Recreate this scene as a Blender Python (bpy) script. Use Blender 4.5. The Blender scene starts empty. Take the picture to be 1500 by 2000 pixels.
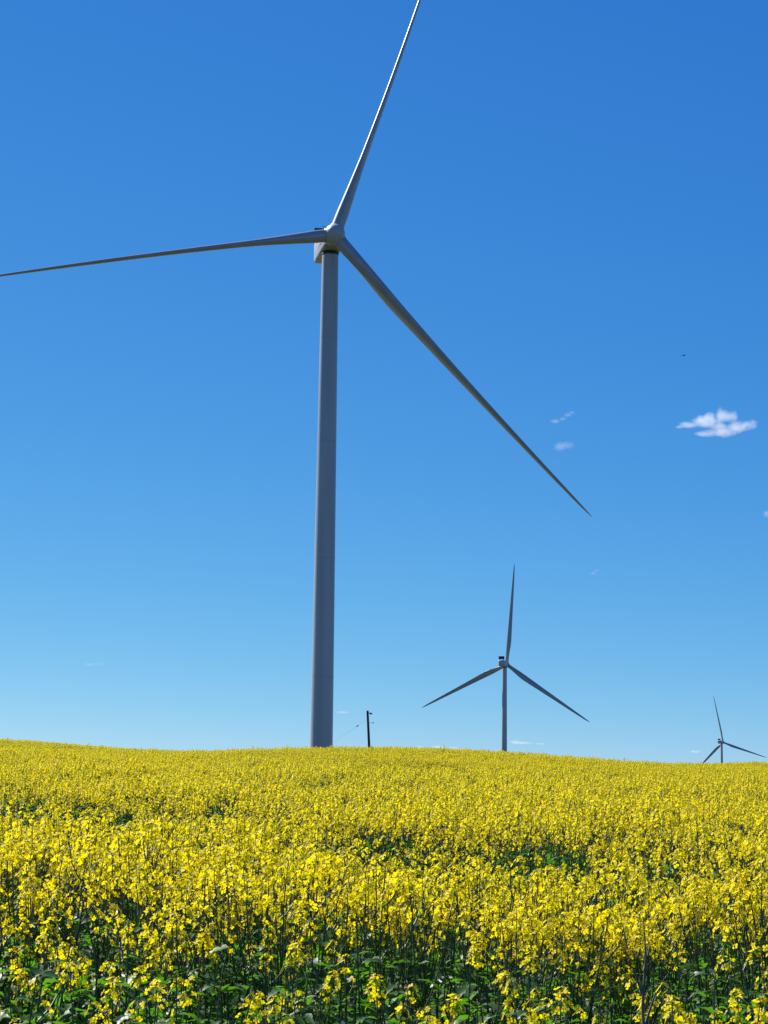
import bpy, bmesh, math, random
import numpy as np
from mathutils import Vector, Matrix

R = math.radians
scene = bpy.context.scene
col = scene.collection

# ------------------------------------------------------------------ camera
EYE = 1.75                                   # eye height above the ground at the verge
FPX = 4046.0                                 # focal length in pixels of the 2000 px high photograph
PITCH = math.atan(590.0 / FPX)
ROLL = 0.014
cp, sp, cr, sr = math.cos(PITCH), math.sin(PITCH), math.cos(ROLL), math.sin(ROLL)
FWD = Vector((0, cp, sp))
up0 = Vector((0, -sp, cp))
RGT = Vector((1, 0, 0)) * cr + up0 * sr
UPV = up0 * cr - Vector((1, 0, 0)) * sr
cam_data = bpy.data.cameras.new("camera")
cam_data.sensor_fit = 'VERTICAL'
cam_data.sensor_height = 36.0
cam_data.sensor_width = 27.0
cam_data.lens = 36.0 * FPX / 2000.0
cam_data.clip_start = 0.1
cam_data.clip_end = 40000
cam = bpy.data.objects.new("camera", cam_data)
M = Matrix((RGT, UPV, -FWD)).transposed().to_4x4()
M.translation = Vector((0, 0, EYE))
cam.matrix_world = M
col.objects.link(cam)
scene.camera = cam

# ------------------------------------------------------------------ sky, sun, exposure
SUN_AZ = R(-47)                              # left of the viewing direction (+Y)
SUN_EL = R(42)
world = bpy.data.worlds.new("World")
scene.world = world
world.use_nodes = True
wn, wl = world.node_tree.nodes, world.node_tree.links
wn.clear()
sky = wn.new('ShaderNodeTexSky')
sky.sky_type = 'NISHITA'
sky.sun_disc = False
sky.sun_elevation = SUN_EL
sky.sun_rotation = SUN_AZ
sky.altitude = 2000
sky.air_density = 0.8
sky.dust_density = 0.0
sky.ozone_density = 10.0
bg = wn.new('ShaderNodeBackground')
bg.inputs['Strength'].default_value = 0.1
wo = wn.new('ShaderNodeOutputWorld')
# deepen the clear sky's blue (per-channel gain and power on the sky colour)
sep = wn.new('ShaderNodeSeparateColor'); com = wn.new('ShaderNodeCombineColor')
wl.new(sky.outputs[0], sep.inputs[0])
EXPO = 0.8
for ch, (ga, po) in enumerate(((1.75, 1.475), (1.025, 0.895), (0.915, 0.42))):
    pw = wn.new('ShaderNodeMath'); pw.operation = 'POWER'; pw.inputs[1].default_value = po
    ml = wn.new('ShaderNodeMath'); ml.operation = 'MULTIPLY'; ml.inputs[1].default_value = ga*0.1**po/(0.1*2**EXPO)
    wl.new(sep.outputs[ch], pw.inputs[0]); wl.new(pw.outputs[0], ml.inputs[0]); wl.new(ml.outputs[0], com.inputs[ch])
wl.new(com.outputs[0], bg.inputs['Color'])
wl.new(bg.outputs[0], wo.inputs['Surface'])

sun_data = bpy.data.lights.new("sun", 'SUN')
sun_data.energy = 5.0
sun_data.angle = R(0.53)
sun_data.color = (1.0, 0.95, 0.87)
sun = bpy.data.objects.new("sun", sun_data)
SDIR = Vector((math.sin(SUN_AZ) * math.cos(SUN_EL), math.cos(SUN_AZ) * math.cos(SUN_EL), math.sin(SUN_EL)))
sun.rotation_euler = SDIR.to_track_quat('Z', 'Y').to_euler()
sun.location = (-30, 20, 60)
col.objects.link(sun)

scene.view_settings.view_transform = 'Standard'
scene.view_settings.look = 'None'
scene.view_settings.gamma = 1.0
scene.view_settings.exposure = EXPO
cy = scene.cycles
cy.max_bounces = 8
cy.diffuse_bounces = 4
cy.glossy_bounces = 3
cy.transmission_bounces = 5
cy.volume_bounces = 6
cy.transparent_max_bounces = 8
cy.caustics_reflective = False
cy.caustics_refractive = False
cy.sample_clamp_indirect = 6.0
cy.use_denoising = True
cy.denoiser = 'OPENIMAGEDENOISE'
cy.denoising_input_passes = 'RGB_ALBEDO_NORMAL'
cy.denoising_prefilter = 'ACCURATE'

# ------------------------------------------------------------------ helpers
def tag(o, label=None, cat=None, group=None, kind=None):
    if label: o["label"] = label
    if cat: o["category"] = cat
    if group: o["group"] = group
    if kind: o["kind"] = kind
    return o

def empty(name, loc):
    o = bpy.data.objects.new(name, None)
    o.empty_display_size = 0.3
    o.location = loc
    col.objects.link(o)
    return o

def at(px, py, dist):
    """The point seen at a pixel of the photograph, `dist` metres north of the camera."""
    r = FWD + RGT * ((px - 750) / FPX) - UPV * ((py - 1000) / FPX)
    return Vector((0, 0, EYE)) + r * (dist / r.y)

class MB:
    """Collects vertices and faces; build() links ONE mesh object."""
    def __init__(s):
        s.v, s.f, s.m, s.sm = [], [], [], []
    def add(s, vs, fs, mat=0, smooth=True):
        b = len(s.v)
        s.v.extend([tuple(p) for p in vs])
        for f in fs:
            s.f.append(tuple(b + i for i in f)); s.m.append(mat); s.sm.append(smooth)
    def merge(s, o, mat=None):
        b = len(s.v)
        s.v.extend(o.v)
        for f, m, k in zip(o.f, o.m, o.sm):
            s.f.append(tuple(b + i for i in f)); s.m.append(m if mat is None else mat); s.sm.append(k)
    def rings(s, rings, cap=True, mat=0, smooth=True):
        n = len(rings[0]); vs = [p for r in rings for p in r]; fs = []
        for i in range(len(rings) - 1):
            for j in range(n):
                k = (j + 1) % n
                fs.append((i*n+j, i*n+k, (i+1)*n+k, (i+1)*n+j))
        s.add(vs, fs, mat, smooth)
        if cap:                                   # caps on vertices of their own, so the sides shade cleanly
            s.add(rings[0], [tuple(reversed(range(n)))], mat, False)
            s.add(rings[-1], [tuple(range(n))], mat, False)
    def tube(s, pts, rad, n=5, cap=True, mat=0, smooth=True):
        pts = [Vector(p) for p in pts]; rings = []
        ref = Vector((0.31, 0.93, 0.2))
        for i, p in enumerate(pts):
            a = pts[max(i-1, 0)]; b = pts[min(i+1, len(pts)-1)]
            t = (b - a).normalized()
            if abs(t.dot(ref)) > 0.97: ref = Vector((0.9, 0.1, 0.4))
            x = t.cross(ref).normalized(); y = t.cross(x)
            r = rad[i] if hasattr(rad, '__len__') else rad
            rings.append([p + (x*math.cos(q) + y*math.sin(q))*r for q in [2*math.pi*j/n for j in range(n)]])
        s.rings(rings, cap, mat, smooth)
    def box(s, c, X, Y, Z, mat=0):
        """box from centre and three half-axis vectors"""
        c = Vector(c); vs = []
        for dz in (-1, 1):
            for dx, dy in ((-1,-1),(1,-1),(1,1),(-1,1)):
                vs.append(c + X*dx + Y*dy + Z*dz)
        s.add(vs, [(3,2,1,0),(4,5,6,7),(0,1,5,4),(1,2,6,5),(2,3,7,6),(3,0,4,7)], mat, False)
    def mesh(s, name, mats):
        me = bpy.data.meshes.new(name)
        me.from_pydata(s.v, [], s.f)
        for m in mats: me.materials.append(m)
        me.polygons.foreach_set('material_index', s.m)
        me.polygons.foreach_set('use_smooth', s.sm)
        me.update()
        return me
    def build(s, name, mats, parent=None):
        if not isinstance(mats, (list, tuple)): mats = [mats]
        o = bpy.data.objects.new(name, s.mesh(name, mats))
        col.objects.link(o)
        if parent: o.parent = parent
        return o

def bevel(o, w, seg=2):
    m = o.modifiers.new('bevel', 'BEVEL'); m.width = w; m.segments = seg; m.limit_method = 'ANGLE'; m.angle_limit = R(35)

# ------------------------------------------------------------------ materials
def new_mat(name):
    m = bpy.data.materials.new(name); m.use_nodes = True
    return m, m.node_tree.nodes, m.node_tree.links, m.node_tree.nodes['Principled BSDF']

def mix_noise_mat(name, c1, c2, scale, rough, detail=4.0, spec=0.5, stretch=None, lo=0.35, hi=0.65):
    m, n, l, p = new_mat(name)
    tc = n.new('ShaderNodeTexCoord'); mp = n.new('ShaderNodeMapping'); nz = n.new('ShaderNodeTexNoise')
    if stretch: mp.inputs['Scale'].default_value = stretch
    l.new(tc.outputs['Object'], mp.inputs[0]); l.new(mp.outputs[0], nz.inputs['Vector'])
    nz.inputs['Scale'].default_value = scale; nz.inputs['Detail'].default_value = detail
    rp = n.new('ShaderNodeValToRGB')
    rp.color_ramp.elements[0].position = lo; rp.color_ramp.elements[0].color = (*c1, 1)
    rp.color_ramp.elements[1].position = hi; rp.color_ramp.elements[1].color = (*c2, 1)
    l.new(nz.outputs['Fac'], rp.inputs[0]); l.new(rp.outputs[0], p.inputs['Base Color'])
    p.inputs['Roughness'].default_value = rough
    p.inputs['Specular IOR Level'].default_value = spec
    return m

M_TOWER = mix_noise_mat('tower_paint', (.30,.31,.315), (.375,.383,.385), 0.7, 0.42, stretch=(1, 1, .05))
M_BLADE = mix_noise_mat('blade_paint', (.24,.258,.275), (.29,.303,.315), 0.35, 0.38)
M_NAC = mix_noise_mat('nacelle_paint', (.33,.345,.36), (.40,.41,.42), 0.8, 0.4)
for m_ in (M_TOWER, M_BLADE):
    q_ = m_.node_tree.nodes['Principled BSDF']
    q_.inputs['Coat Weight'].default_value = .6; q_.inputs['Coat Roughness'].default_value = .25
M_FLANGE = mix_noise_mat('flange_paint', (.25,.26,.265), (.31,.317,.32), 1.5, 0.5)
M_DARK = mix_noise_mat('dark_metal', (.018,.02,.024), (.035,.038,.042), 3.0, 0.5)
M_SEAM = mix_noise_mat('seam_grey', (.09,.1,.11), (.14,.15,.16), 2.0, 0.6)
M_WOOD = mix_noise_mat('weathered_wood', (.028,.022,.018), (.06,.048,.038), 6.0, 0.85, stretch=(1, 1, .08))
M_BIRD = mix_noise_mat('dark_feather', (.012,.012,.013), (.03,.028,.026), 8.0, 0.8)

def leafy_mat(name, c1, c2, trans, rough, tfac, scale=9.0, spec=0.5):
    """reflecting front plus light that shines through"""
    m, n, l, p = new_mat(name)
    tc = n.new('ShaderNodeTexCoord'); nz = n.new('ShaderNodeTexNoise'); oi = n.new('ShaderNodeObjectInfo')
    nz.inputs['Scale'].default_value = scale; nz.inputs['Detail'].default_value = 3.0
    l.new(tc.outputs['Object'], nz.inputs['Vector'])
    ad = n.new('ShaderNodeMath'); ad.operation = 'MULTIPLY_ADD'; ad.inputs[1].default_value = 0.5; 
    l.new(oi.outputs['Random'], ad.inputs[0]); l.new(nz.outputs['Fac'], ad.inputs[2])
    rp = n.new('ShaderNodeValToRGB')
    rp.color_ramp.elements[0].position = .40; rp.color_ramp.elements[0].color = (*c1, 1)
    rp.color_ramp.elements[1].position = 1.05; rp.color_ramp.elements[1].color = (*c2, 1)
    l.new(ad.outputs[0], rp.inputs[0]); l.new(rp.outputs[0], p.inputs['Base Color'])
    p.inputs['Roughness'].default_value = rough
    p.inputs['Specular IOR Level'].default_value = spec
    tr = n.new('ShaderNodeBsdfTranslucent'); tr.inputs['Color'].default_value = (*trans, 1)
    mx = n.new('ShaderNodeMixShader'); mx.inputs[0].default_value = tfac
    l.new(p.outputs[0], mx.inputs[1]); l.new(tr.outputs[0], mx.inputs[2])
    l.new(mx.outputs[0], n['Material Output'].inputs['Surface'])
    return m

M_PETAL = leafy_mat('canola_petal', (.88,.685,.0025), (.94,.775,.005), (.96,.80,.003), .55, .48, spec=.25)
M_BUD = leafy_mat('canola_bud', (.30,.33,.02), (.42,.42,.03), (.4,.42,.03), .5, .3)
M_STEM = leafy_mat('canola_stem', (.034,.07,.022), (.06,.11,.032), (.06,.12,.02), .45, .10)
M_LEAF = leafy_mat('canola_leaf', (.028,.085,.014), (.05,.14,.018), (.115,.34,.013), .46, .44, spec=.45)
PM = [M_STEM, M_LEAF, M_PETAL, M_BUD]
M_DRY = mix_noise_mat('dry_stalk', (.06,.055,.035), (.22,.19,.13), 40.0, 0.8, stretch=(1, 1, .12))

# ------------------------------------------------------------------ the lie of the land
def sm(a, b, x):
    t = np.clip((x - a) / (b - a), 0, 1); return t*t*(3 - 2*t)
def crop_top(x, y):
    """height of the crop's top above the eye: it climbs to a crest 130 m off, then nearly levels"""
    x = np.asarray(x, float); y = np.asarray(y, float)
    yy = np.maximum(y, -40)
    s = 0.0341
    k = np.where(yy < 120, yy * s, 120*s + (yy - 120)*s - (s - .011) * (np.maximum(yy - 120, 0) - 18*(1 - np.exp(-np.maximum(yy - 120, 0)/18))))
    k = np.minimum(k, 8.5 + (k - 8.5)*.03)
    cross = -0.0127 * x * sm(0, 60, yy) * (1 - sm(300, 900, yy)) 
    roll = .27*np.sin(x*.21 + 1.1)*sm(60, 110, yy)*(1 - sm(300, 900, yy))
    return -0.60 + k + cross*np.where(np.abs(x) > 80, 80/np.maximum(np.abs(x), 1e-6), 1) + roll
def ground_z(x, y):
    return EYE + crop_top(x, y) - 1.2

def build_ground():
    ys = [-400, -200, -100, -60, -40, -20, -10]
    y = -5.0
    while y < 20000:
        ys.append(y); y += 1.0 if y < 30 else max(1.0, y*.035)
    ys.append(20000)
    us = np.concatenate([-np.geomspace(200, .4, 34), [0], np.geomspace(.4, 200, 34)])
    vs, fs = [], []
    for yy in ys:
        w = 1.0 + max(yy, 0)/140.0
        xs = us * 4 * w
        zs = ground_z(xs, np.full_like(xs, yy))
        vs.extend(zip(xs.tolist(), [yy]*len(xs), zs.tolist()))
    n = len(us)
    for i in range(len(ys)-1):
        for j in range(n-1):
            a = i*n + j; fs.append((a, a+1, a+n+1, a+n))
    b = MB(); b.add(vs, fs)
    m, nn, l, p = new_mat('field_soil')
    tc = nn.new('ShaderNodeTexCoord'); n1 = nn.new('ShaderNodeTexNoise'); n2 = nn.new('ShaderNodeTexNoise')
    n1.inputs['Scale'].default_value = 2.0; n1.inputs['Detail'].default_value = 8
    n2.inputs['Scale'].default_value = .02
    l.new(tc.outputs['Object'], n1.inputs[0]); l.new(tc.outputs['Object'], n2.inputs[0])
    r1 = nn.new('ShaderNodeValToRGB')
    r1.color_ramp.elements[0].color = (.016,.014,.008,1); r1.color_ramp.elements[0].position = .35
    r1.color_ramp.elements[1].color = (.045,.042,.018,1); r1.color_ramp.elements[1].position = .7
    l.new(n1.outputs['Fac'], r1.inputs[0])
    # beyond the modelled plants the land carries the same crop, seen only as its yellow-green mass
    r2 = nn.new('ShaderNodeValToRGB')
    r2.color_ramp.elements[0].color = (.04,.05,.02,1); r2.color_ramp.elements[1].color = (.07,.075,.025,1)
    l.new(n2.outputs['Fac'], r2.inputs[0])
    sx = nn.new('ShaderNodeSeparateXYZ'); l.new(tc.outputs['Object'], sx.inputs[0])
    mr = nn.new('ShaderNodeMapRange'); mr.inputs[1].default_value = 158; mr.inputs[2].default_value = 175
    l.new(sx.outputs['Y'], mr.inputs[0])
    mx = nn.new('ShaderNodeMix'); mx.data_type = 'RGBA'
    l.new(mr.outputs[0], mx.inputs[0]); l.new(r1.outputs[0], mx.inputs[6]); l.new(r2.outputs[0], mx.inputs[7])
    l.new(mx.outputs[2], p.inputs['Base Color']); p.inputs['Roughness'].default_value = .95
    g = b.build('ground', m); tag(g, 'dark soil of the rising field under the crop', 'ground', kind='structure')
    return g
build_ground()

# ------------------------------------------------------------------ wind turbines
def lerp_tab(tab, r):
    for (a, va), (b, vb) in zip(tab, tab[1:]):
        if r <= b: 
            t = (r - a)/(b - a); return va + (vb - va)*t
    return tab[-1][1]
CHORD = [(1.7, 2.25), (4, 2.3), (8, 2.9), (12, 3.5), (15, 3.62), (20, 3.3), (30, 2.7), (40, 2.15), (50, 1.65), (58, 1.2), (63, .8), (65, .42), (65.9, .1)]
THICK = [(1.7, 2.25), (4, 2.2), (8, 1.75), (12, 1.35), (15, 1.1), (20, .95), (30, .72), (40, .60), (50, .44), (58, .30), (63, .14), (65, .07), (65.9, .02)]
ROUND = [(1.7, 1.0), (4, .95), (12, .15), (16, 0), (66, 0)]

def blade_mb(H, n, uf, v, A, pitch, cone, prebend, Rr=66.0, stretch=1.0):
    e = uf*math.cos(A) + v*math.sin(A)
    t = -uf*math.sin(A) + v*math.cos(A)
    b = MB(); rings = []
    rs = [1.7, 2.2, 3, 4, 5, 6.5, 8, 10, 12, 14, 16, 19, 22, 26, 30, 34, 38, 42, 46, 50, 54, 57, 60, 62, 63.5, 64.6, 65.4, 65.9]
    N = 28
    for r in rs:
        beta = pitch + R(13)*max(0, 1 - r/55.0)**1.5
        le = t*(-math.cos(beta)) + n*math.sin(beta)
        fl = n*math.cos(beta) + t*math.sin(beta)
        c, th, rd = lerp_tab(CHORD, r), lerp_tab(THICK, r), lerp_tab(ROUND, r)
        ctr = H + e*(1.7 + (r - 1.7)*stretch) + n*(r*math.tan(cone)) + fl*(prebend*(r/Rr)**2)
        ring = []
        for j in range(N):
            q = 2*math.pi*j/N
            # aerofoil: q=0 leading edge, q=pi trailing edge
            xc = .5*(1 + math.cos(q))                     # 1 at LE, 0 at TE
            s = 1 - xc
            yt = 5*(.2969*math.sqrt(s) - .126*s - .3516*s*s + .2843*s**3 - .1036*s**4)
            sgn = 1 if math.sin(q) >= 0 else -1
            ax, ay = (.35 - s), sgn*yt
            cxx, cyy = .5*math.cos(q), .5*math.sin(q)
            X = (ax*(1-rd) + cxx*rd)*c
            Y = (ay*(1-rd)*th + cyy*rd*th)
            ring.append(ctr + le*X - fl*Y)
        rings.append(ring)
    b.rings(rings)
    return b

def lathe(b, o, ax, x, y, prof, N=32, mat=0):
    b.rings([[o + ax*a + (x*math.cos(2*math.pi*j/N) + y*math.sin(2*math.pi*j/N))*r for j in range(N)] for a, r in prof], True, mat)

def wind_turbine(label, hub, psi, facing, A0, pitch, prebend, ground, group, stretch=1.0):
    """facing +1: the rotor looks away from the camera (seen from behind), -1: towards it"""
    tilt, cone = R(5), R(2.5)
    ax = Vector((math.sin(psi), facing*math.cos(psi), 0))
    n = Vector((ax.x*math.cos(tilt), ax.y*math.cos(tilt), math.sin(tilt)))
    uf = Vector((0, 0, 1)).cross(ax).normalized()
    v = n.cross(uf); v = v if v.z > 0 else -v
    over = 4.6
    base = Vector((hub.x - ax.x*over, hub.y - ax.y*over, ground))
    root = empty('wind_turbine', base)
    tag(root, label, 'wind turbine', group)
    h = hub - base                                        # hub centre in local space
    Z = Vector((0, 0, 1)); O = Vector((0, 0, 0))
    # tower
    top = h.z - over*math.sin(tilt) - 2.0
    b = MB(); prof = []
    for i in range(25):
        f = i/24; prof.append((-1.5 + f*(top + 1.5), 1.98 + (1.44 - 1.98)*f**1.15))
    lathe(b, O, Z, Vector((1,0,0)), Vector((0,1,0)), prof, 64)
    tw = b.build('tower', M_TOWER, root)
    for f in (.20, .42, .64, .84):
        b = MB(); z = f*top; rr = 1.98 + (1.44 - 1.98)*((z + 1.5)/(top + 1.5))**1.15
        lathe(b, O, Z, Vector((1,0,0)), Vector((0,1,0)), [(z-.05, rr+.004), (z+.05, rr+.004)], 64)
        b.build('flange', M_FLANGE, tw)
    b = MB(); lathe(b, O, Z, Vector((1,0,0)), Vector((0,1,0)), [(top-.12, 1.40), (top-.1, 1.47), (top+.30, 1.47), (top+.31, 1.3)], 48)
    b.build('yaw_ring', M_DARK, tw)
    # nacelle: rounded box along the shaft, belly slightly tapering to the rear
    b = MB(); rings = []
    for a, hw, zt, zb in ((-1.75, 1.4, 1.5, -1.5), (-2.6, 1.6, 1.75, -1.75), (-4.5, 1.78, 1.95, -1.95), (-9, 1.85, 2.0, -2.0), (-12.4, 1.8, 1.95, -1.9), (-13.2, 1.65, 1.8, -1.7), (-13.4, 1.45, 1.6, -1.45)):
        c = h + ax*a
        pts = []
        rc = .45
        for (sx, sz) in ((1,1), (-1,1), (-1,-1), (1,-1)):
            cx_, cz_ = sx*(hw - rc), (zt - rc if sz > 0 else zb + rc)
            st = {(1,1): 0, (-1,1): 90, (-1,-1): 180, (1,-1): 270}[(sx, sz)]
            for k in range(4):
                q = R(st + 30*k)
                pts.append(c + uf*(cx_ + rc*math.cos(q)) + Z*(cz_ + rc*math.sin(q)))
        rings.append(pts)
    b.rings(rings)
    nac = b.build('nacelle', M_NAC, root)
    for s in (-1, 1):
        b = MB(); b.box(h - ax*7.6 + uf*(1.815*s) + Z*(-.55), ax*4.0, uf*.02, Z*.03)
        b.build('panel_seam', M_SEAM, nac)
    # radiator standing on the rear of the roof
    b = MB()
    b.box(h - ax*12.2 + Z*3.55, uf*1.82, ax*.32, Z*.95)
    for k in range(9):
        b.box(h - ax*12.2 + Z*(2.8 + .185*k), uf*1.87, ax*.345, Z*.025)
    cl = b.build('cooler', M_DARK, root)
    for s in (-1, 1):
        b = MB()
        b.tube([h - ax*10.6 + uf*(1.4*s) + Z*1.9, h - ax*12.3 + uf*(1.4*s) + Z*4.2], .07, 8)
        b.build('brace', M_DARK, cl)
        b = MB(); b.tube([h - ax*12.2 + uf*(1.3*s) + Z*1.8, h - ax*12.2 + uf*(1.3*s) + Z*2.65], .13, 8)
        b.build('foot', M_DARK, cl)
    for s, hh in ((-.55, 2.3), (.7, 1.7)):
        b = MB(); q = h - ax*9.0 + uf*s + Z*1.9
        b.tube([q, q + Z*hh], [.05, .03], 6); b.tube([q + Z*(hh-.25) - uf*.3, q + Z*(hh-.25) + uf*.3], .03, 5)
        b.build('sensor_mast', M_DARK, nac)
    # hub with nose cone and three root sockets
    b = MB()
    lathe(b, h, n, uf, v, [(-1.7, 1.5), (-1.65, 1.66), (-1.0, 1.78), (0, 1.82), (.8, 1.74), (1.4, 1.5), (1.9, 1.15), (2.2, .75), (2.35, .3), (2.38, .05)], 40)
    for k in range(3):
        A = A0 + k*2*math.pi/3; e = uf*math.cos(A) + v*math.sin(A); t = -uf*math.sin(A) + v*math.cos(A)
        lathe(b, h, e, n, t, [(.6, 1.4), (1.2, 1.34), (1.62, 1.24), (1.66, 1.2)], 32)
    hb = b.build('hub', M_NAC, root)
    b = MB(); q = h + n*1.55 + v*.95 - uf*.05
    nn_ = (n*.75 + v*.55).normalized(); y2 = nn_.cross(uf)
    lathe(b, q, nn_, uf, y2, [(-.2, .26), (.13, .26), (.14, .2)], 16)
    b.build('hatch', M_DARK, hb)
    for k in range(3):
        A = A0 + k*2*math.pi/3; e = uf*math.cos(A) + v*math.sin(A); t = -uf*math.sin(A) + v*math.cos(A)
        bl = blade_mb(h, n, uf, v, A, pitch, cone, prebend, stretch=stretch).build('blade', M_BLADE, root)
        b = MB(); lathe(b, h, e, n, t, [(1.6, 1.1), (1.61, 1.19), (1.72, 1.19), (1.73, 1.1)], 32)
        b.build('root_collar', M_SEAM, bl)
    return root

EZ = Vector((0, 0, EYE))
G1 = 'wind turbines standing behind the crop'
wind_turbine('tallest and nearest wind turbine, its thick grey tower left of the wooden pole',
             at(653.2, 458.5, 350), R(10), -1, R(70.4), R(95), 1.85, 6.2, G1, 1.008)
wind_turbine('middle-sized wind turbine seen from behind with three whole blades right of the pole',
             at(989.5, 1298, 1350), R(19.2), 1, R(180 - 85.2), R(13), .3, 7.5, G1)
wind_turbine('smallest and farthest wind turbine at the right edge, lower blade dipping behind the crop',
             at(1412.3, 1450, 2845), R(35), 1, R(180 - 101.3), R(18), .3, 7.8, G1)

# ------------------------------------------------------------------ utility pole beyond the crest
def utility_pole():
    d = 250.0
    t = at(717.8, 1388, d); f = at(721.2, 1463, d)
    g = float(ground_z(f.x, d))
    foot = Vector((f.x + (f.x - t.x)*(f.z - g)/(t.z - f.z), d, g))
    root = empty('utility_pole', foot)
    tag(root, 'dark leaning wooden pole with guy wire right of the thick turbine tower', 'utility pole')
    T = t - foot
    b = MB(); b.tube([T*(-.06), T*.5, T], [.17, .155, .135], 14); b.build('pole', M_WOOD, root)
    b = MB(); p = T*.965
    b.tube([p, p + Vector((.18, 0, .02)), p + Vector((.3, 0, -.03))], [.04, .04, .05], 8)
    ar = b.build('bracket', M_DARK, root)
    b = MB(); q = p + Vector((.3, 0, -.05))
    lathe(b, q, Vector((1, 0, -.25)).normalized(), Vector((0, 1, 0)), Vector((.25, 0, 1)).normalized(), [(-.08, .05), (-.02, .11), (.06, .1), (.12, .13), (.2, .08), (.26, .03)], 14)
    b.build('insulator', M_DARK, ar)
    b = MB(); q = at(722.5, 1411.5, d) - foot
    b.tube([q - Vector((.3, 0, 0)), q + Vector((.44, 0, -.01))], .022, 8)
    ar = b.build('bracket', M_DARK, root)
    b = MB(); b.tube([q + Vector((.42, 0, -.12)), q + Vector((.42, 0, -.02)), q + Vector((.42, 0, .12))], [.025, .04, .025], 8)
    b.build('insulator', M_DARK, ar)
    # guy wire running down to the left with its strain insulator
    a = T*.88; e = at(683, 1428, d) - foot
    dirn = (e - a).normalized()
    L = (a.z - 0.0)/(-dirn.z)
    b = MB(); b.tube([a, a + dirn*L], .007, 5); gw = b.build('guy_wire', M_DARK, root)
    c = at(697.5, 1417, d) - foot
    s = (c - a).dot(dirn); c = a + dirn*s
    b = MB(); b.tube([c - dirn*.14, c - dirn*.1, c + dirn*.1, c + dirn*.14], [.03, .075, .075, .03], 10)
    b.build('insulator', M_DARK, gw)
utility_pole()

# ------------------------------------------------------------------ bird
def bird():
    c = at(1335, 694.5, 330)
    b = MB()
    # body along the flight direction (towards the right and away), wings held in a glide
    F = Vector((.82, .5, .05)).normalized(); S = F.cross(Vector((0, 0, 1))).normalized(); U = S.cross(F)
    N = 12
    b.rings([[F*a + (S*math.cos(2*math.pi*j/N) + U*math.sin(2*math.pi*j/N)*.85)*r for j in range(N)]
             for a, r in ((-.17, .012), (-.12, .035), (-.04, .062), (.05, .066), (.12, .045), (.16, .036), (.2, .034), (.235, .018), (.26, .004))])
    root = b.build('bird', M_BIRD); root.location = c; root.scale = (1.35, 1.35, 1.35)
    tag(root, 'small dark bird gliding alone in the blue sky above the puffy cloud', 'bird')
    for s in (-1, 1):
        w = MB(); top, bot = [], []
        for y, fx, cx_, z in ((.03, .06, .17, .02), (.15, .08, .17, .06), (.28, .06, .14, .085), (.40, .0, .10, .07), (.48, -.05, .05, .05), (.52, -.08, .015, .04)):
            o = S*(s*y) + U*z + F*fx
            top.append([o + U*.008, o - F*cx_*.5 + U*.012, o - F*cx_]); bot.append([o - U*.004, o - F*cx_*.5 - U*.002, o - F*cx_ - U*.004])
        rings = [[a[0], a[1], a[2], b2[2], b2[1], b2[0]] for a, b2 in zip(top, bot)]
        w.rings(rings); w.build('wing', M_BIRD, root)
    w = MB()
    w.rings([[F*a + S*hw + U*.008, F*a - S*hw + U*.008, F*a - S*hw - U*.004, F*a + S*hw - U*.004] for a, hw in ((-.12, .03), (-.2, .045), (-.29, .07))])
    w.build('tail', M_BIRD, root)
bird()

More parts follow.
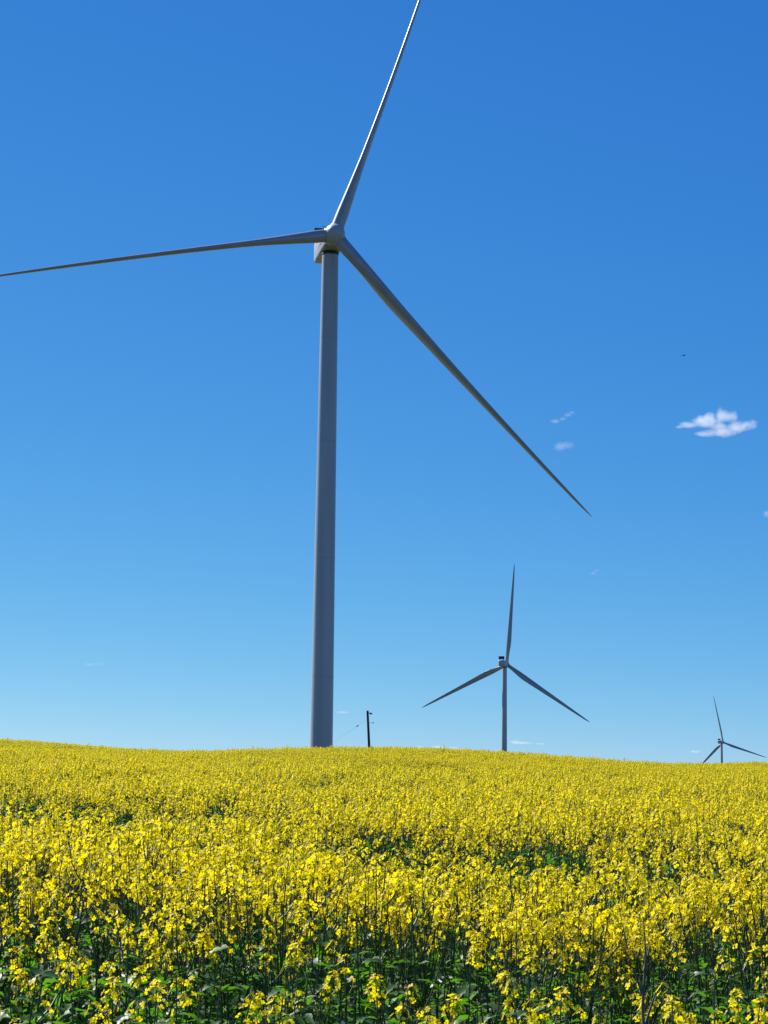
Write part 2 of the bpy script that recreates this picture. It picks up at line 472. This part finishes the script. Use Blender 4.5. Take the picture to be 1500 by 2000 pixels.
# ------------------------------------------------------------------ clouds: volumes with a ragged edge
def cloud(label, px, py, dist, lobes, dens, nscale, amp, seed):
    """lobes: (dx, dy, rx, ry) in photograph pixels round (px, py); depth follows the height"""
    rnd = random.Random(seed)
    c0 = at(px, py, dist); k = dist/FPX
    L = []
    for dx, dy, rx, ry in lobes:
        rd = (rx + ry)*.5
        L.append((Vector((dx*k, rnd.uniform(-.3, .3)*rd*k, -dy*k)), Vector((rx*k, rd*k, ry*k))))
    bm = bmesh.new()
    for c, r in L:
        q = bmesh.ops.create_icosphere(bm, subdivisions=3, radius=1.0)
        for vv in q['verts']:
            vv.co = Vector((vv.co.x*r.x, vv.co.y*r.y, vv.co.z*r.z))*1.06 + c
    me0 = bpy.data.meshes.new('cloud'); bm.to_mesh(me0); bm.free()
    o = bpy.data.objects.new('cloud', me0); o.location = c0; col.objects.link(o)
    md = o.modifiers.new('remesh', 'REMESH'); md.mode = 'VOXEL'; md.voxel_size = min(min(r) for _, r in L)/3.0
    dg = bpy.context.evaluated_depsgraph_get()
    me = bpy.data.meshes.new_from_object(o.evaluated_get(dg)); o.modifiers.clear(); o.data = me
    m = bpy.data.materials.new('cloud_vapour'); m.use_nodes = True
    n, l = m.node_tree.nodes, m.node_tree.links; n.clear()
    tc = n.new('ShaderNodeTexCoord'); nz = n.new('ShaderNodeTexNoise')
    nz.inputs['Scale'].default_value = nscale/k; nz.inputs['Detail'].default_value = 5.0; nz.inputs['Roughness'].default_value = .6
    off = n.new('ShaderNodeVectorMath'); off.operation = 'ADD'; off.inputs[1].default_value = (seed*7.3, seed*3.1, seed*1.7)
    l.new(tc.outputs['Object'], off.inputs[0]); l.new(off.outputs[0], nz.inputs['Vector'])
    last = None
    for c, r in L:
        a = n.new('ShaderNodeVectorMath'); a.operation = 'SUBTRACT'; a.inputs[1].default_value = c
        l.new(tc.outputs['Object'], a.inputs[0])
        b = n.new('ShaderNodeVectorMath'); b.operation = 'DIVIDE'; b.inputs[1].default_value = r
        l.new(a.outputs[0], b.inputs[0])
        d = n.new('ShaderNodeVectorMath'); d.operation = 'LENGTH'; l.new(b.outputs[0], d.inputs[0])
        if last is None: last = d.outputs['Value']
        else:
            mn = n.new('ShaderNodeMath'); mn.operation = 'SMOOTH_MIN'; mn.inputs[2].default_value = .35
            l.new(last, mn.inputs[0]); l.new(d.outputs['Value'], mn.inputs[1]); last = mn.outputs[0]
    s1 = n.new('ShaderNodeMath'); s1.operation = 'SUBTRACT'; s1.inputs[0].default_value = 1.0; l.new(last, s1.inputs[1])
    nm = n.new('ShaderNodeMath'); nm.operation = 'SUBTRACT'; nm.inputs[1].default_value = .56; l.new(nz.outputs['Fac'], nm.inputs[0])
    na = n.new('ShaderNodeMath'); na.operation = 'MULTIPLY_ADD'; na.inputs[1].default_value = amp
    l.new(nm.outputs[0], na.inputs[0]); l.new(s1.outputs[0], na.inputs[2])
    g = n.new('ShaderNodeMath'); g.operation = 'MULTIPLY'; g.inputs[1].default_value = dens/k; g.use_clamp = False
    cl = n.new('ShaderNodeMath'); cl.operation = 'MAXIMUM'; cl.inputs[1].default_value = 0
    l.new(na.outputs[0], cl.inputs[0]); l.new(cl.outputs[0], g.inputs[0])
    pv = n.new('ShaderNodeVolumePrincipled')
    pv.inputs['Color'].default_value = (.98, .98, .985, 1); pv.inputs['Anisotropy'].default_value = .35
    l.new(g.outputs[0], pv.inputs['Density'])
    out = n.new('ShaderNodeOutputMaterial'); l.new(pv.outputs[0], out.inputs['Volume'])
    o.data.materials.clear(); o.data.materials.append(m)
    tag(o, label, 'cloud', 'small clouds in the blue sky')
    return o

cloud('largest puffy white cloud, at the right under the bird', 1400, 826, 3000,
      [(-74, 10, 13, 4), (-57, 5, 22, 8), (-32, -4, 26, 13), (-11, -8, 26, 17), (10, -16, 22, 18), (24, -13, 18, 15),
       (-22, 5, 28, 8), (4, 6, 30, 10), (-26, 23, 22, 6), (-5, 20, 28, 10), (16, 17, 32, 13), (40, 9, 30, 14), (60, 2, 24, 12), (73, -2, 13, 7)],
      .045, .050, 1.9, 3)
cloud('thin slanting wisp of cloud above a small faint puff', 1099, 816, 3200,
      [(-14, 7, 14, 5), (0, 2, 12, 4.5), (10, -6, 11, 5), (18, -11, 8, 4)], .022, .035, 1.4, 5)
cloud('small round faint puff of cloud below the slanting wisp', 1101, 871, 3200,
      [(-6, 2, 17, 12), (8, -2, 16, 10)], .016, .035, 1.3, 8)
cloud('faint cloud cut by the right edge of the sky', 1499, 1004, 3200, [(0, 0, 12, 10), (8, -3, 12, 9)], .022, .035, 1.3, 11)
cloud('low flat white cloud right of the middle turbine tower', 1018, 1450, 7000,
      [(-12, 0, 16, 5), (4, 1, 22, 3.5), (38, 2, 14, 3)], .05, .04, 1.4, 14)
cloud('row of white cloud tops just above the crop left of the middle turbine', 866, 1462, 7000,
      [(-42, 0, 14, 6), (-10, -1, 22, 7), (25, 1, 24, 6)], .05, .04, 1.4, 17)
cloud('tiny flat cloud low at the right beside the farthest turbine', 1358, 1468, 7000, [(0, 0, 15, 3.5)], .05, .04, .9, 21)
cloud('thin flat streak of cloud between thick tower and wooden pole', 669, 1391, 7000, [(0, 0, 17, 3)], .03, .04, .9, 24)
cloud('tiny faint wisp of cloud in the empty sky high above the farthest turbine', 1162, 1117, 5000, [(-3, 3, 7, 4), (4, -3, 7, 4)], .016, .05, 1.1, 27)
cloud('faint flat wisp of cloud low in the empty sky at the left', 184, 1298, 6000, [(-8, 0, 18, 3.5), (14, -1, 12, 3)], .008, .05, 1.1, 31)

# ------------------------------------------------------------------ canola plants
def rv(rnd, s=1.0):
    return Vector((rnd.gauss(0, s), rnd.gauss(0, s), rnd.gauss(0, s)))

def add_flower(b, c, nrm, size, rnd):
    nrm = nrm.normalized()
    x = nrm.orthogonal().normalized(); y = nrm.cross(x)
    q0 = rnd.uniform(0, 1.57)
    cup = rnd.uniform(.12, .55)
    for k in range(4):
        q = q0 + k*math.pi/2 + rnd.gauss(0, .12)
        d = x*math.cos(q) + y*math.sin(q); s = nrm.cross(d)
        L = size*rnd.uniform(.85, 1.1); cu = cup + rnd.gauss(0, .12)
        p = [c + d*L*.08, c + d*L*.5 + s*L*.42 + nrm*L*cu*.5, c + d*L*.95 + s*L*.36 + nrm*L*(cu*.8 - .05),
             c + d*L*1.02 + nrm*L*(cu*.7 - .1), c + d*L*.95 - s*L*.36 + nrm*L*(cu*.8 - .05), c + d*L*.5 - s*L*.42 + nrm*L*cu*.5]
        b.add(p, [(0, 1, 2, 3), (0, 3, 4, 5)], 2, False)

def head_mb(tip, axis, nflow, size, length, rnd):
    """one flower head: buds on top, open flowers round the axis"""
    b = MB(); axis = axis.normalized()
    x = axis.orthogonal().normalized(); y = axis.cross(x)
    for k in range(rnd.randint(5, 9)):
        o = tip + (x*rnd.gauss(0, 1) + y*rnd.gauss(0, 1))*.005 + axis*rnd.uniform(-.006, .012)
        r = rnd.uniform(.0018, .003); a = (axis + rv(rnd, .3)).normalized(); s1 = a.orthogonal().normalized(); s2 = a.cross(s1)
        b.add([o - a*r*1.6, o + s1*r, o + s2*r, o - s1*r, o - s2*r, o + a*r*1.8],
              [(0,2,1),(0,3,2),(0,4,3),(0,1,4),(5,1,2),(5,2,3),(5,3,4),(5,4,1)], 3, True)
    for k in range(nflow):
        f = ((k + rnd.random())/nflow)
        h = -.004 - length*f**1.15
        q = k*2.4 + rnd.gauss(0, .35)
        rad = x*math.cos(q) + y*math.sin(q)
        pl = .011 + .021*min(1, f*2.0)*rnd.uniform(.7, 1.25)
        up = 1.0 - .85*f
        base = tip + axis*h
        c = base + (rad + axis*up*.8).normalized()*pl
        nrm = (rad*(.55 + .6*f) + axis*(.75 - .5*f) + rv(rnd, .22))
        w = rad.cross(axis)*.0006
        b.add([base + w, base - w, c - w, c + w], [(0, 1, 2, 3)], 0, False)
        add_flower(b, c, nrm, size*rnd.uniform(.85, 1.12), rnd)
    return b

def leaf_add(b, base, d, L, W, rnd, lobed, droop):
    d = d.normalized(); side = d.cross(Vector((0, 0, 1))).normalized()
    N = 11 if lobed else 6
    pos = base.copy(); dirn = d.copy(); rows = []
    tw = rnd.gauss(0, .25); lob = rnd.randint(0, 2)
    for i in range(N + 1):
        s = i/N
        if lobed:
            w = W*.5*(.16 if s < .18 else (math.sin(math.pi*min(1, (s - .1)/.9))**.7))
            w *= (1.18, .72, 1.05)[(i + lob) % 3] * rnd.uniform(.85, 1.12)
        else:
            w = W*.5*(math.sin(math.pi*(.12 + .88*s))**.8)
        w = max(w, .0015) if i < N else .001
        upn = side.cross(dirn).normalized()
        sd = (side*math.cos(tw) + upn*math.sin(tw))
        wv = rnd.gauss(0, .10)
        rows.append((pos + sd*w + upn*w*(.28 + wv), pos.copy(), pos - sd*w + upn*w*(.28 - wv)))
        pos = pos + dirn*(L/N)
        dirn = (dirn + Vector((0, 0, -droop/N)) + rv(rnd, .03)).normalized()
    vs = [p for r in rows for p in r]; fs = []
    for i in range(N):
        a = i*3
        fs += [(a, a+3, a+4, a+1), (a+1, a+4, a+5, a+2)]
    b.add(vs, fs, 1, True)

def make_plant(seed, H, nbr, leafy, bare=False):
    """returns (stem, foliage, [heads]) as mesh builders; base at the origin"""
    rnd = random.Random(seed)
    stem, fol, heads = MB(), MB(), []
    lean = Vector((rnd.gauss(0, .05), rnd.gauss(0, .05), 0))
    def axis_at(f):
        return Vector((lean.x*f*f*H + .012*math.sin(f*5 + seed), lean.y*f*f*H + .012*math.cos(f*4 + seed), f*H))
    pts = [axis_at(i/7) for i in range(8)]
    stem.tube(pts, [.0068, .0064, .0058, .005, .0042, .0034, .0026, .0018], 6, False)
    size = .0122
    def finish(tip, ax, vig):
        n = max(4, int(rnd.uniform(8, 14)*vig))
        ln = rnd.uniform(.055, .10)*(.6 + .4*vig)
        heads.append(head_mb(tip, ax, n, size, ln, rnd))
        for k in range(rnd.randint(2, 6)):                      # young pods below the flowers
            a = tip - ax*(ln + rnd.uniform(.005, .07)); q = rnd.uniform(0, 6.28)
            o = Vector((math.cos(q), math.sin(q), .75)).normalized()
            stem.tube([a, a + o*.014, a + o*.03 + Vector((0, 0, .008)), a + o*.045 + Vector((0, 0, .02))], [.0007, .0012, .0013, .0005], 3, False)
    if bare:                                        # only a tuft of green buds on top
        heads.append(head_mb(pts[-1], pts[-1] - pts[-2], 0, size, .03, rnd))
    else:
        finish(pts[-1], (pts[-1] - pts[-2]).normalized(), 1.15)
    q0 = rnd.uniform(0, 6.28)
    for k in range(nbr):
        f = .42 + .45*(k + rnd.random()*.7)/nbr
        a = axis_at(f); q = q0 + k*2.4 + rnd.gauss(0, .3)
        rad = Vector((math.cos(q), math.sin(q), 0))
        reach = rnd.uniform(.07, .17)*(1.25 - .5*f)
        rise = (H*rnd.uniform(.89, 1.0) - a.z)
        rise = max(rise, .10)
        p = [a, a + rad*reach*.45 + Vector((0, 0, rise*.22)), a + rad*reach*.8 + Vector((0, 0, rise*.5)), a + rad*reach*.95 + Vector((0, 0, rise*.78)), a + rad*reach*1.0 + rv(rnd, .008) + Vector((0, 0, rise))]
        stem.tube(p, [.0034, .003, .0026, .0022, .0015], 5, False)
        finish(p[-1], ((p[-1] - p[-2]).normalized() + Vector((0, 0, .4))).normalized(), rnd.uniform(.6, 1.05))
        # clasping leaf at the branch
        leaf_add(fol, a, rad + Vector((0, 0, rnd.uniform(.25, .8))), rnd.uniform(.06, .12), rnd.uniform(.018, .034), rnd, False, rnd.uniform(.4, 1.2))
    nl = int(rnd.uniform(9, 12)*(2.2 if leafy else 1.2))
    for k in range(nl):
        f = .06 + (.84 if leafy else .72)*(k + rnd.random())/nl
        a = axis_at(f); q = k*2.4 + rnd.uniform(0, 1)
        rad = Vector((math.cos(q), math.sin(q), 0))
        sc = 1.15 - .72*f
        leaf_add(fol, a, rad + Vector((0, 0, rnd.uniform(.0, .9))), rnd.uniform(.12, .22)*sc, rnd.uniform(.05, .092)*sc, rnd, True, rnd.uniform(.5, 1.6))
    return stem, fol, heads

NTALL, NSHORT = 12, 8
PROTO = []
for i in range(NTALL):
    PROTO.append(make_plant(100 + i, 1.17 + .03*(i % 3), 3 + i % 3, False))
for i in range(NSHORT):
    PROTO.append(make_plant(300 + i, .96 + .05*(i % 3), 1 if i in (0, 5) else 0, True, i not in (0, 3, 5)))
PLANT_MESH = []
for st, fo, hs in PROTO:
    PLANT_MESH.append((st.mesh('stem', PM), fo.mesh('foliage', PM), [h.mesh('flower_head', PM) for h in hs]))

# where the plants stand
rng = np.random.default_rng(7)
def vnoise(x, y, s, seed):
    """smooth value noise 0..1"""
    x = np.asarray(x)/s; y = np.asarray(y)/s
    xi = np.floor(x).astype(int); yi = np.floor(y).astype(int)
    fx = x - xi; fy = y - yi; fx = fx*fx*(3-2*fx); fy = fy*fy*(3-2*fy)
    def h(a, b):
        t = np.sin(a*127.1 + b*311.7 + seed*74.7)*43758.5453
        return t - np.floor(t)
    return (h(xi, yi)*(1-fx) + h(xi+1, yi)*fx)*(1-fy) + (h(xi, yi+1)*(1-fx) + h(xi+1, yi+1)*fx)*fy

def scatter():
    P = []
    bands = [(5.3, 8.6, 34), (8.6, 9, 26), (9, 20, 22), (20, 40, 19), (40, 80, 14), (80, 158, 10)]
    for y0, y1, dens in bands:
        w0 = .24*y1 + 1.6
        n = int((y1 - y0)*2*w0*dens)
        x = rng.uniform(-w0, w0, n); y = rng.uniform(y0, y1, n)
        k = np.abs(x) < .24*y + 1.6
        P.append(np.stack([x[k], y[k]], 1))
    P = np.concatenate(P); x, y = P[:, 0], P[:, 1]
    keep = np.ones(len(x), bool)
    # ragged near edge of the field
    edge = 6.0 + .55*(vnoise(x, y*0, .55, 1) - .5) + .5*(vnoise(x, y*0, .17, 2) - .5)
    keep &= y > edge
    # a thin, low strip crossing the near field, broken into patches
    dc = 14.4 - 1.45*x
    strip = np.exp(-((y - dc)/(1.9 + .30*np.maximum(dc - 12, 0)))**2)*sm(.28, .50, vnoise(x/1.0, y/2.2, 1.0, 3))*(.6 + .4*vnoise(x, y, 3.5, 4)) * sm(-9, -5, x) * (1 - sm(5, 9, x))
    # wheel tracks far up the slope
    tr = np.zeros_like(x)
    for off in (-.9, .9):
        dist = np.abs((x - 3.1)*.9507 + (y - 50 - off*3)*.3099)
        tr = np.maximum(tr, np.exp(-(dist/2.2)**2)*sm(42, 50, y)*(1 - sm(105, 125, y))*sm(.25, .5, vnoise(x, y, 3.0, 12)))
    keep &= rng.random(len(x)) > .52*strip
    keep &= rng.random(len(x)) > .2*tr
    hs = 1.0 + .14*(vnoise(x, y, .9, 5) - .5) + .10*(vnoise(x, y, 6, 6) - .5)
    hs *= rng.normal(1, .048, len(x))
    keep &= rng.random(len(x)) > .55*sm(.45, .85, vnoise(x, y, 1.7, 14))*sm(9, 14, y)
    hs *= 1 - .41*strip - .06*tr
    short = (y < edge + 2.15 + .6*(vnoise(x, y*0, .7, 21) - .5)) & (rng.random(len(x)) < .98)
    var = np.where(short, NTALL + rng.integers(0, NSHORT, len(x)), rng.integers(0, NTALL, len(x)))
    # greener streaks and patches: plants there carry leaves but hardly a flower
    green = rng.random(len(x)) < np.maximum(.8*tr, .34*sm(.5, .8, vnoise(x, y/2, 1.5, 31))*sm(12, 18, y)*(1 - sm(45, 70, y)))
    var = np.where(green & ~short, NTALL + rng.choice([1, 2, 4, 6, 7], len(x)), var)
    hs = np.where(green & ~short, hs*1.16, hs)
    fr = (y < edge + 2.4) & ~short
    hs = np.where(fr, hs*rng.uniform(.86, 1.0, len(x)), hs)
    rot = rng.uniform(0, 6.283, len(x)); tx = rng.normal(0, .05, len(x)); ty = rng.normal(0, .05, len(x))
    A = np.stack([x, y, ground_z(x, y), hs, rot, tx, ty, var], 1)[keep]
    return A
A = scatter()
# the 300 plants that show largest stand as things of their own
inframe = np.abs(A[:, 0]/A[:, 1]) < .188
order = np.argsort(np.where(inframe, A[:, 1], 1e9))
near_idx = order[:300]
mask = np.ones(len(A), bool); mask[near_idx] = False
L_TALL = 'tall canola plant with several yellow flower heads standing in the nearest rows of the field'
L_SHORT = 'broad-leaved canola plant with few or no flowers at the near edge of the field'
for i in near_idx:
    x, y, z, s, rz, tx, ty, va = A[i]; va = int(va)
    o = empty('canola_plant', (x, y, z)); o.rotation_euler = (tx, ty, rz); o.scale = (s, s, s)
    sh = va >= NTALL
    tag(o, L_SHORT if sh else L_TALL, 'canola plant', 'broad-leaved canola plants along the near edge' if sh else 'tall canola plants of the nearest rows')
    st, fo, hs_ = PLANT_MESH[va]
    for nm, me in [('stem', st), ('foliage', fo)] + [('flower_head', h) for h in hs_]:
        c = bpy.data.objects.new(nm, me); col.objects.link(c); c.parent = o

# the rest of the field: one object that instances the same plants
src = bpy.data.collections.new('canola_sources')
for i, (st, fo, hs_) in enumerate(PROTO):
    b = MB(); b.merge(st); b.merge(fo)
    for h in hs_: b.merge(h)
    so = bpy.data.objects.new('canola_source_%02d' % i, b.mesh('canola_source', PM)); src.objects.link(so)
B = A[mask]
me = bpy.data.meshes.new('canola_field')
me.vertices.add(len(B)); me.vertices.foreach_set('co', B[:, :3].astype(np.float32).ravel())
a = me.attributes.new('plant_scale', 'FLOAT', 'POINT'); a.data.foreach_set('value', B[:, 3].astype(np.float32))
a = me.attributes.new('plant_rot', 'FLOAT_VECTOR', 'POINT'); a.data.foreach_set('vector', np.stack([B[:, 5], B[:, 6], B[:, 4]], 1).astype(np.float32).ravel())
a = me.attributes.new('plant_kind', 'INT', 'POINT'); a.data.foreach_set('value', B[:, 7].astype(np.int32))
me.update()
field = bpy.data.objects.new('canola_field', me); col.objects.link(field)
tag(field, 'broad field of yellow flowering canola rising to the skyline', 'canola field', kind='stuff')
ng = bpy.data.node_groups.new('plant_the_field', 'GeometryNodeTree')
ng.interface.new_socket('Geometry', in_out='INPUT', socket_type='NodeSocketGeometry')
ng.interface.new_socket('Geometry', in_out='OUTPUT', socket_type='NodeSocketGeometry')
gi = ng.nodes.new('NodeGroupInput'); go = ng.nodes.new('NodeGroupOutput')
ip = ng.nodes.new('GeometryNodeInstanceOnPoints'); ci = ng.nodes.new('GeometryNodeCollectionInfo')
ci.inputs['Collection'].default_value = src; ci.inputs['Separate Children'].default_value = True; ci.inputs['Reset Children'].default_value = True
ip.inputs['Pick Instance'].default_value = True
def named(nm, ty):
    n = ng.nodes.new('GeometryNodeInputNamedAttribute'); n.data_type = ty; n.inputs['Name'].default_value = nm; return n.outputs['Attribute']
e2r = ng.nodes.new('FunctionNodeEulerToRotation')
ng.links.new(gi.outputs[0], ip.inputs['Points']); ng.links.new(ci.outputs[0], ip.inputs['Instance'])
ng.links.new(named('plant_kind', 'INT'), ip.inputs['Instance Index'])
ng.links.new(named('plant_rot', 'FLOAT_VECTOR'), e2r.inputs[0]); ng.links.new(e2r.outputs[0], ip.inputs['Rotation'])
ng.links.new(named('plant_scale', 'FLOAT'), ip.inputs['Scale'])
ng.links.new(ip.outputs[0], go.inputs[0])
mod = field.modifiers.new('plants', 'NODES'); mod.node_group = ng

# ------------------------------------------------------------------ a dry weed stalk among the nearest plants
def dry_stalk():
    p = at(1258, 2000, 6.05); g = float(ground_z(p.x, p.y))
    root = empty('dry_stalk', (p.x, p.y, g))
    tag(root, 'thick dry grey-brown weed stalk standing upright among the nearest plants at the right', 'weed stalk')
    b = MB()
    b.tube([(0, 0, -.02), (.012, 0, .3), (-.006, .003, .6), (.006, 0, .85), (-.004, 0, 1.06), (.006, 0, 1.2), (0, .004, 1.31)], [.009, .0085, .0075, .006, .0045, .003, .0012], 8)
    b.build('stem', M_DRY, root)
    for z, dx, dz in ((1.0, .035, .10), (1.08, -.03, .09), (1.16, .02, .07)):
        t = MB(); t.tube([(0, 0, z), (dx*.6, .01, z + dz*.6), (dx, .015, z + dz)], [.004, .003, .0015], 6)
        t.build('twig', M_DRY, root)
dry_stalk()
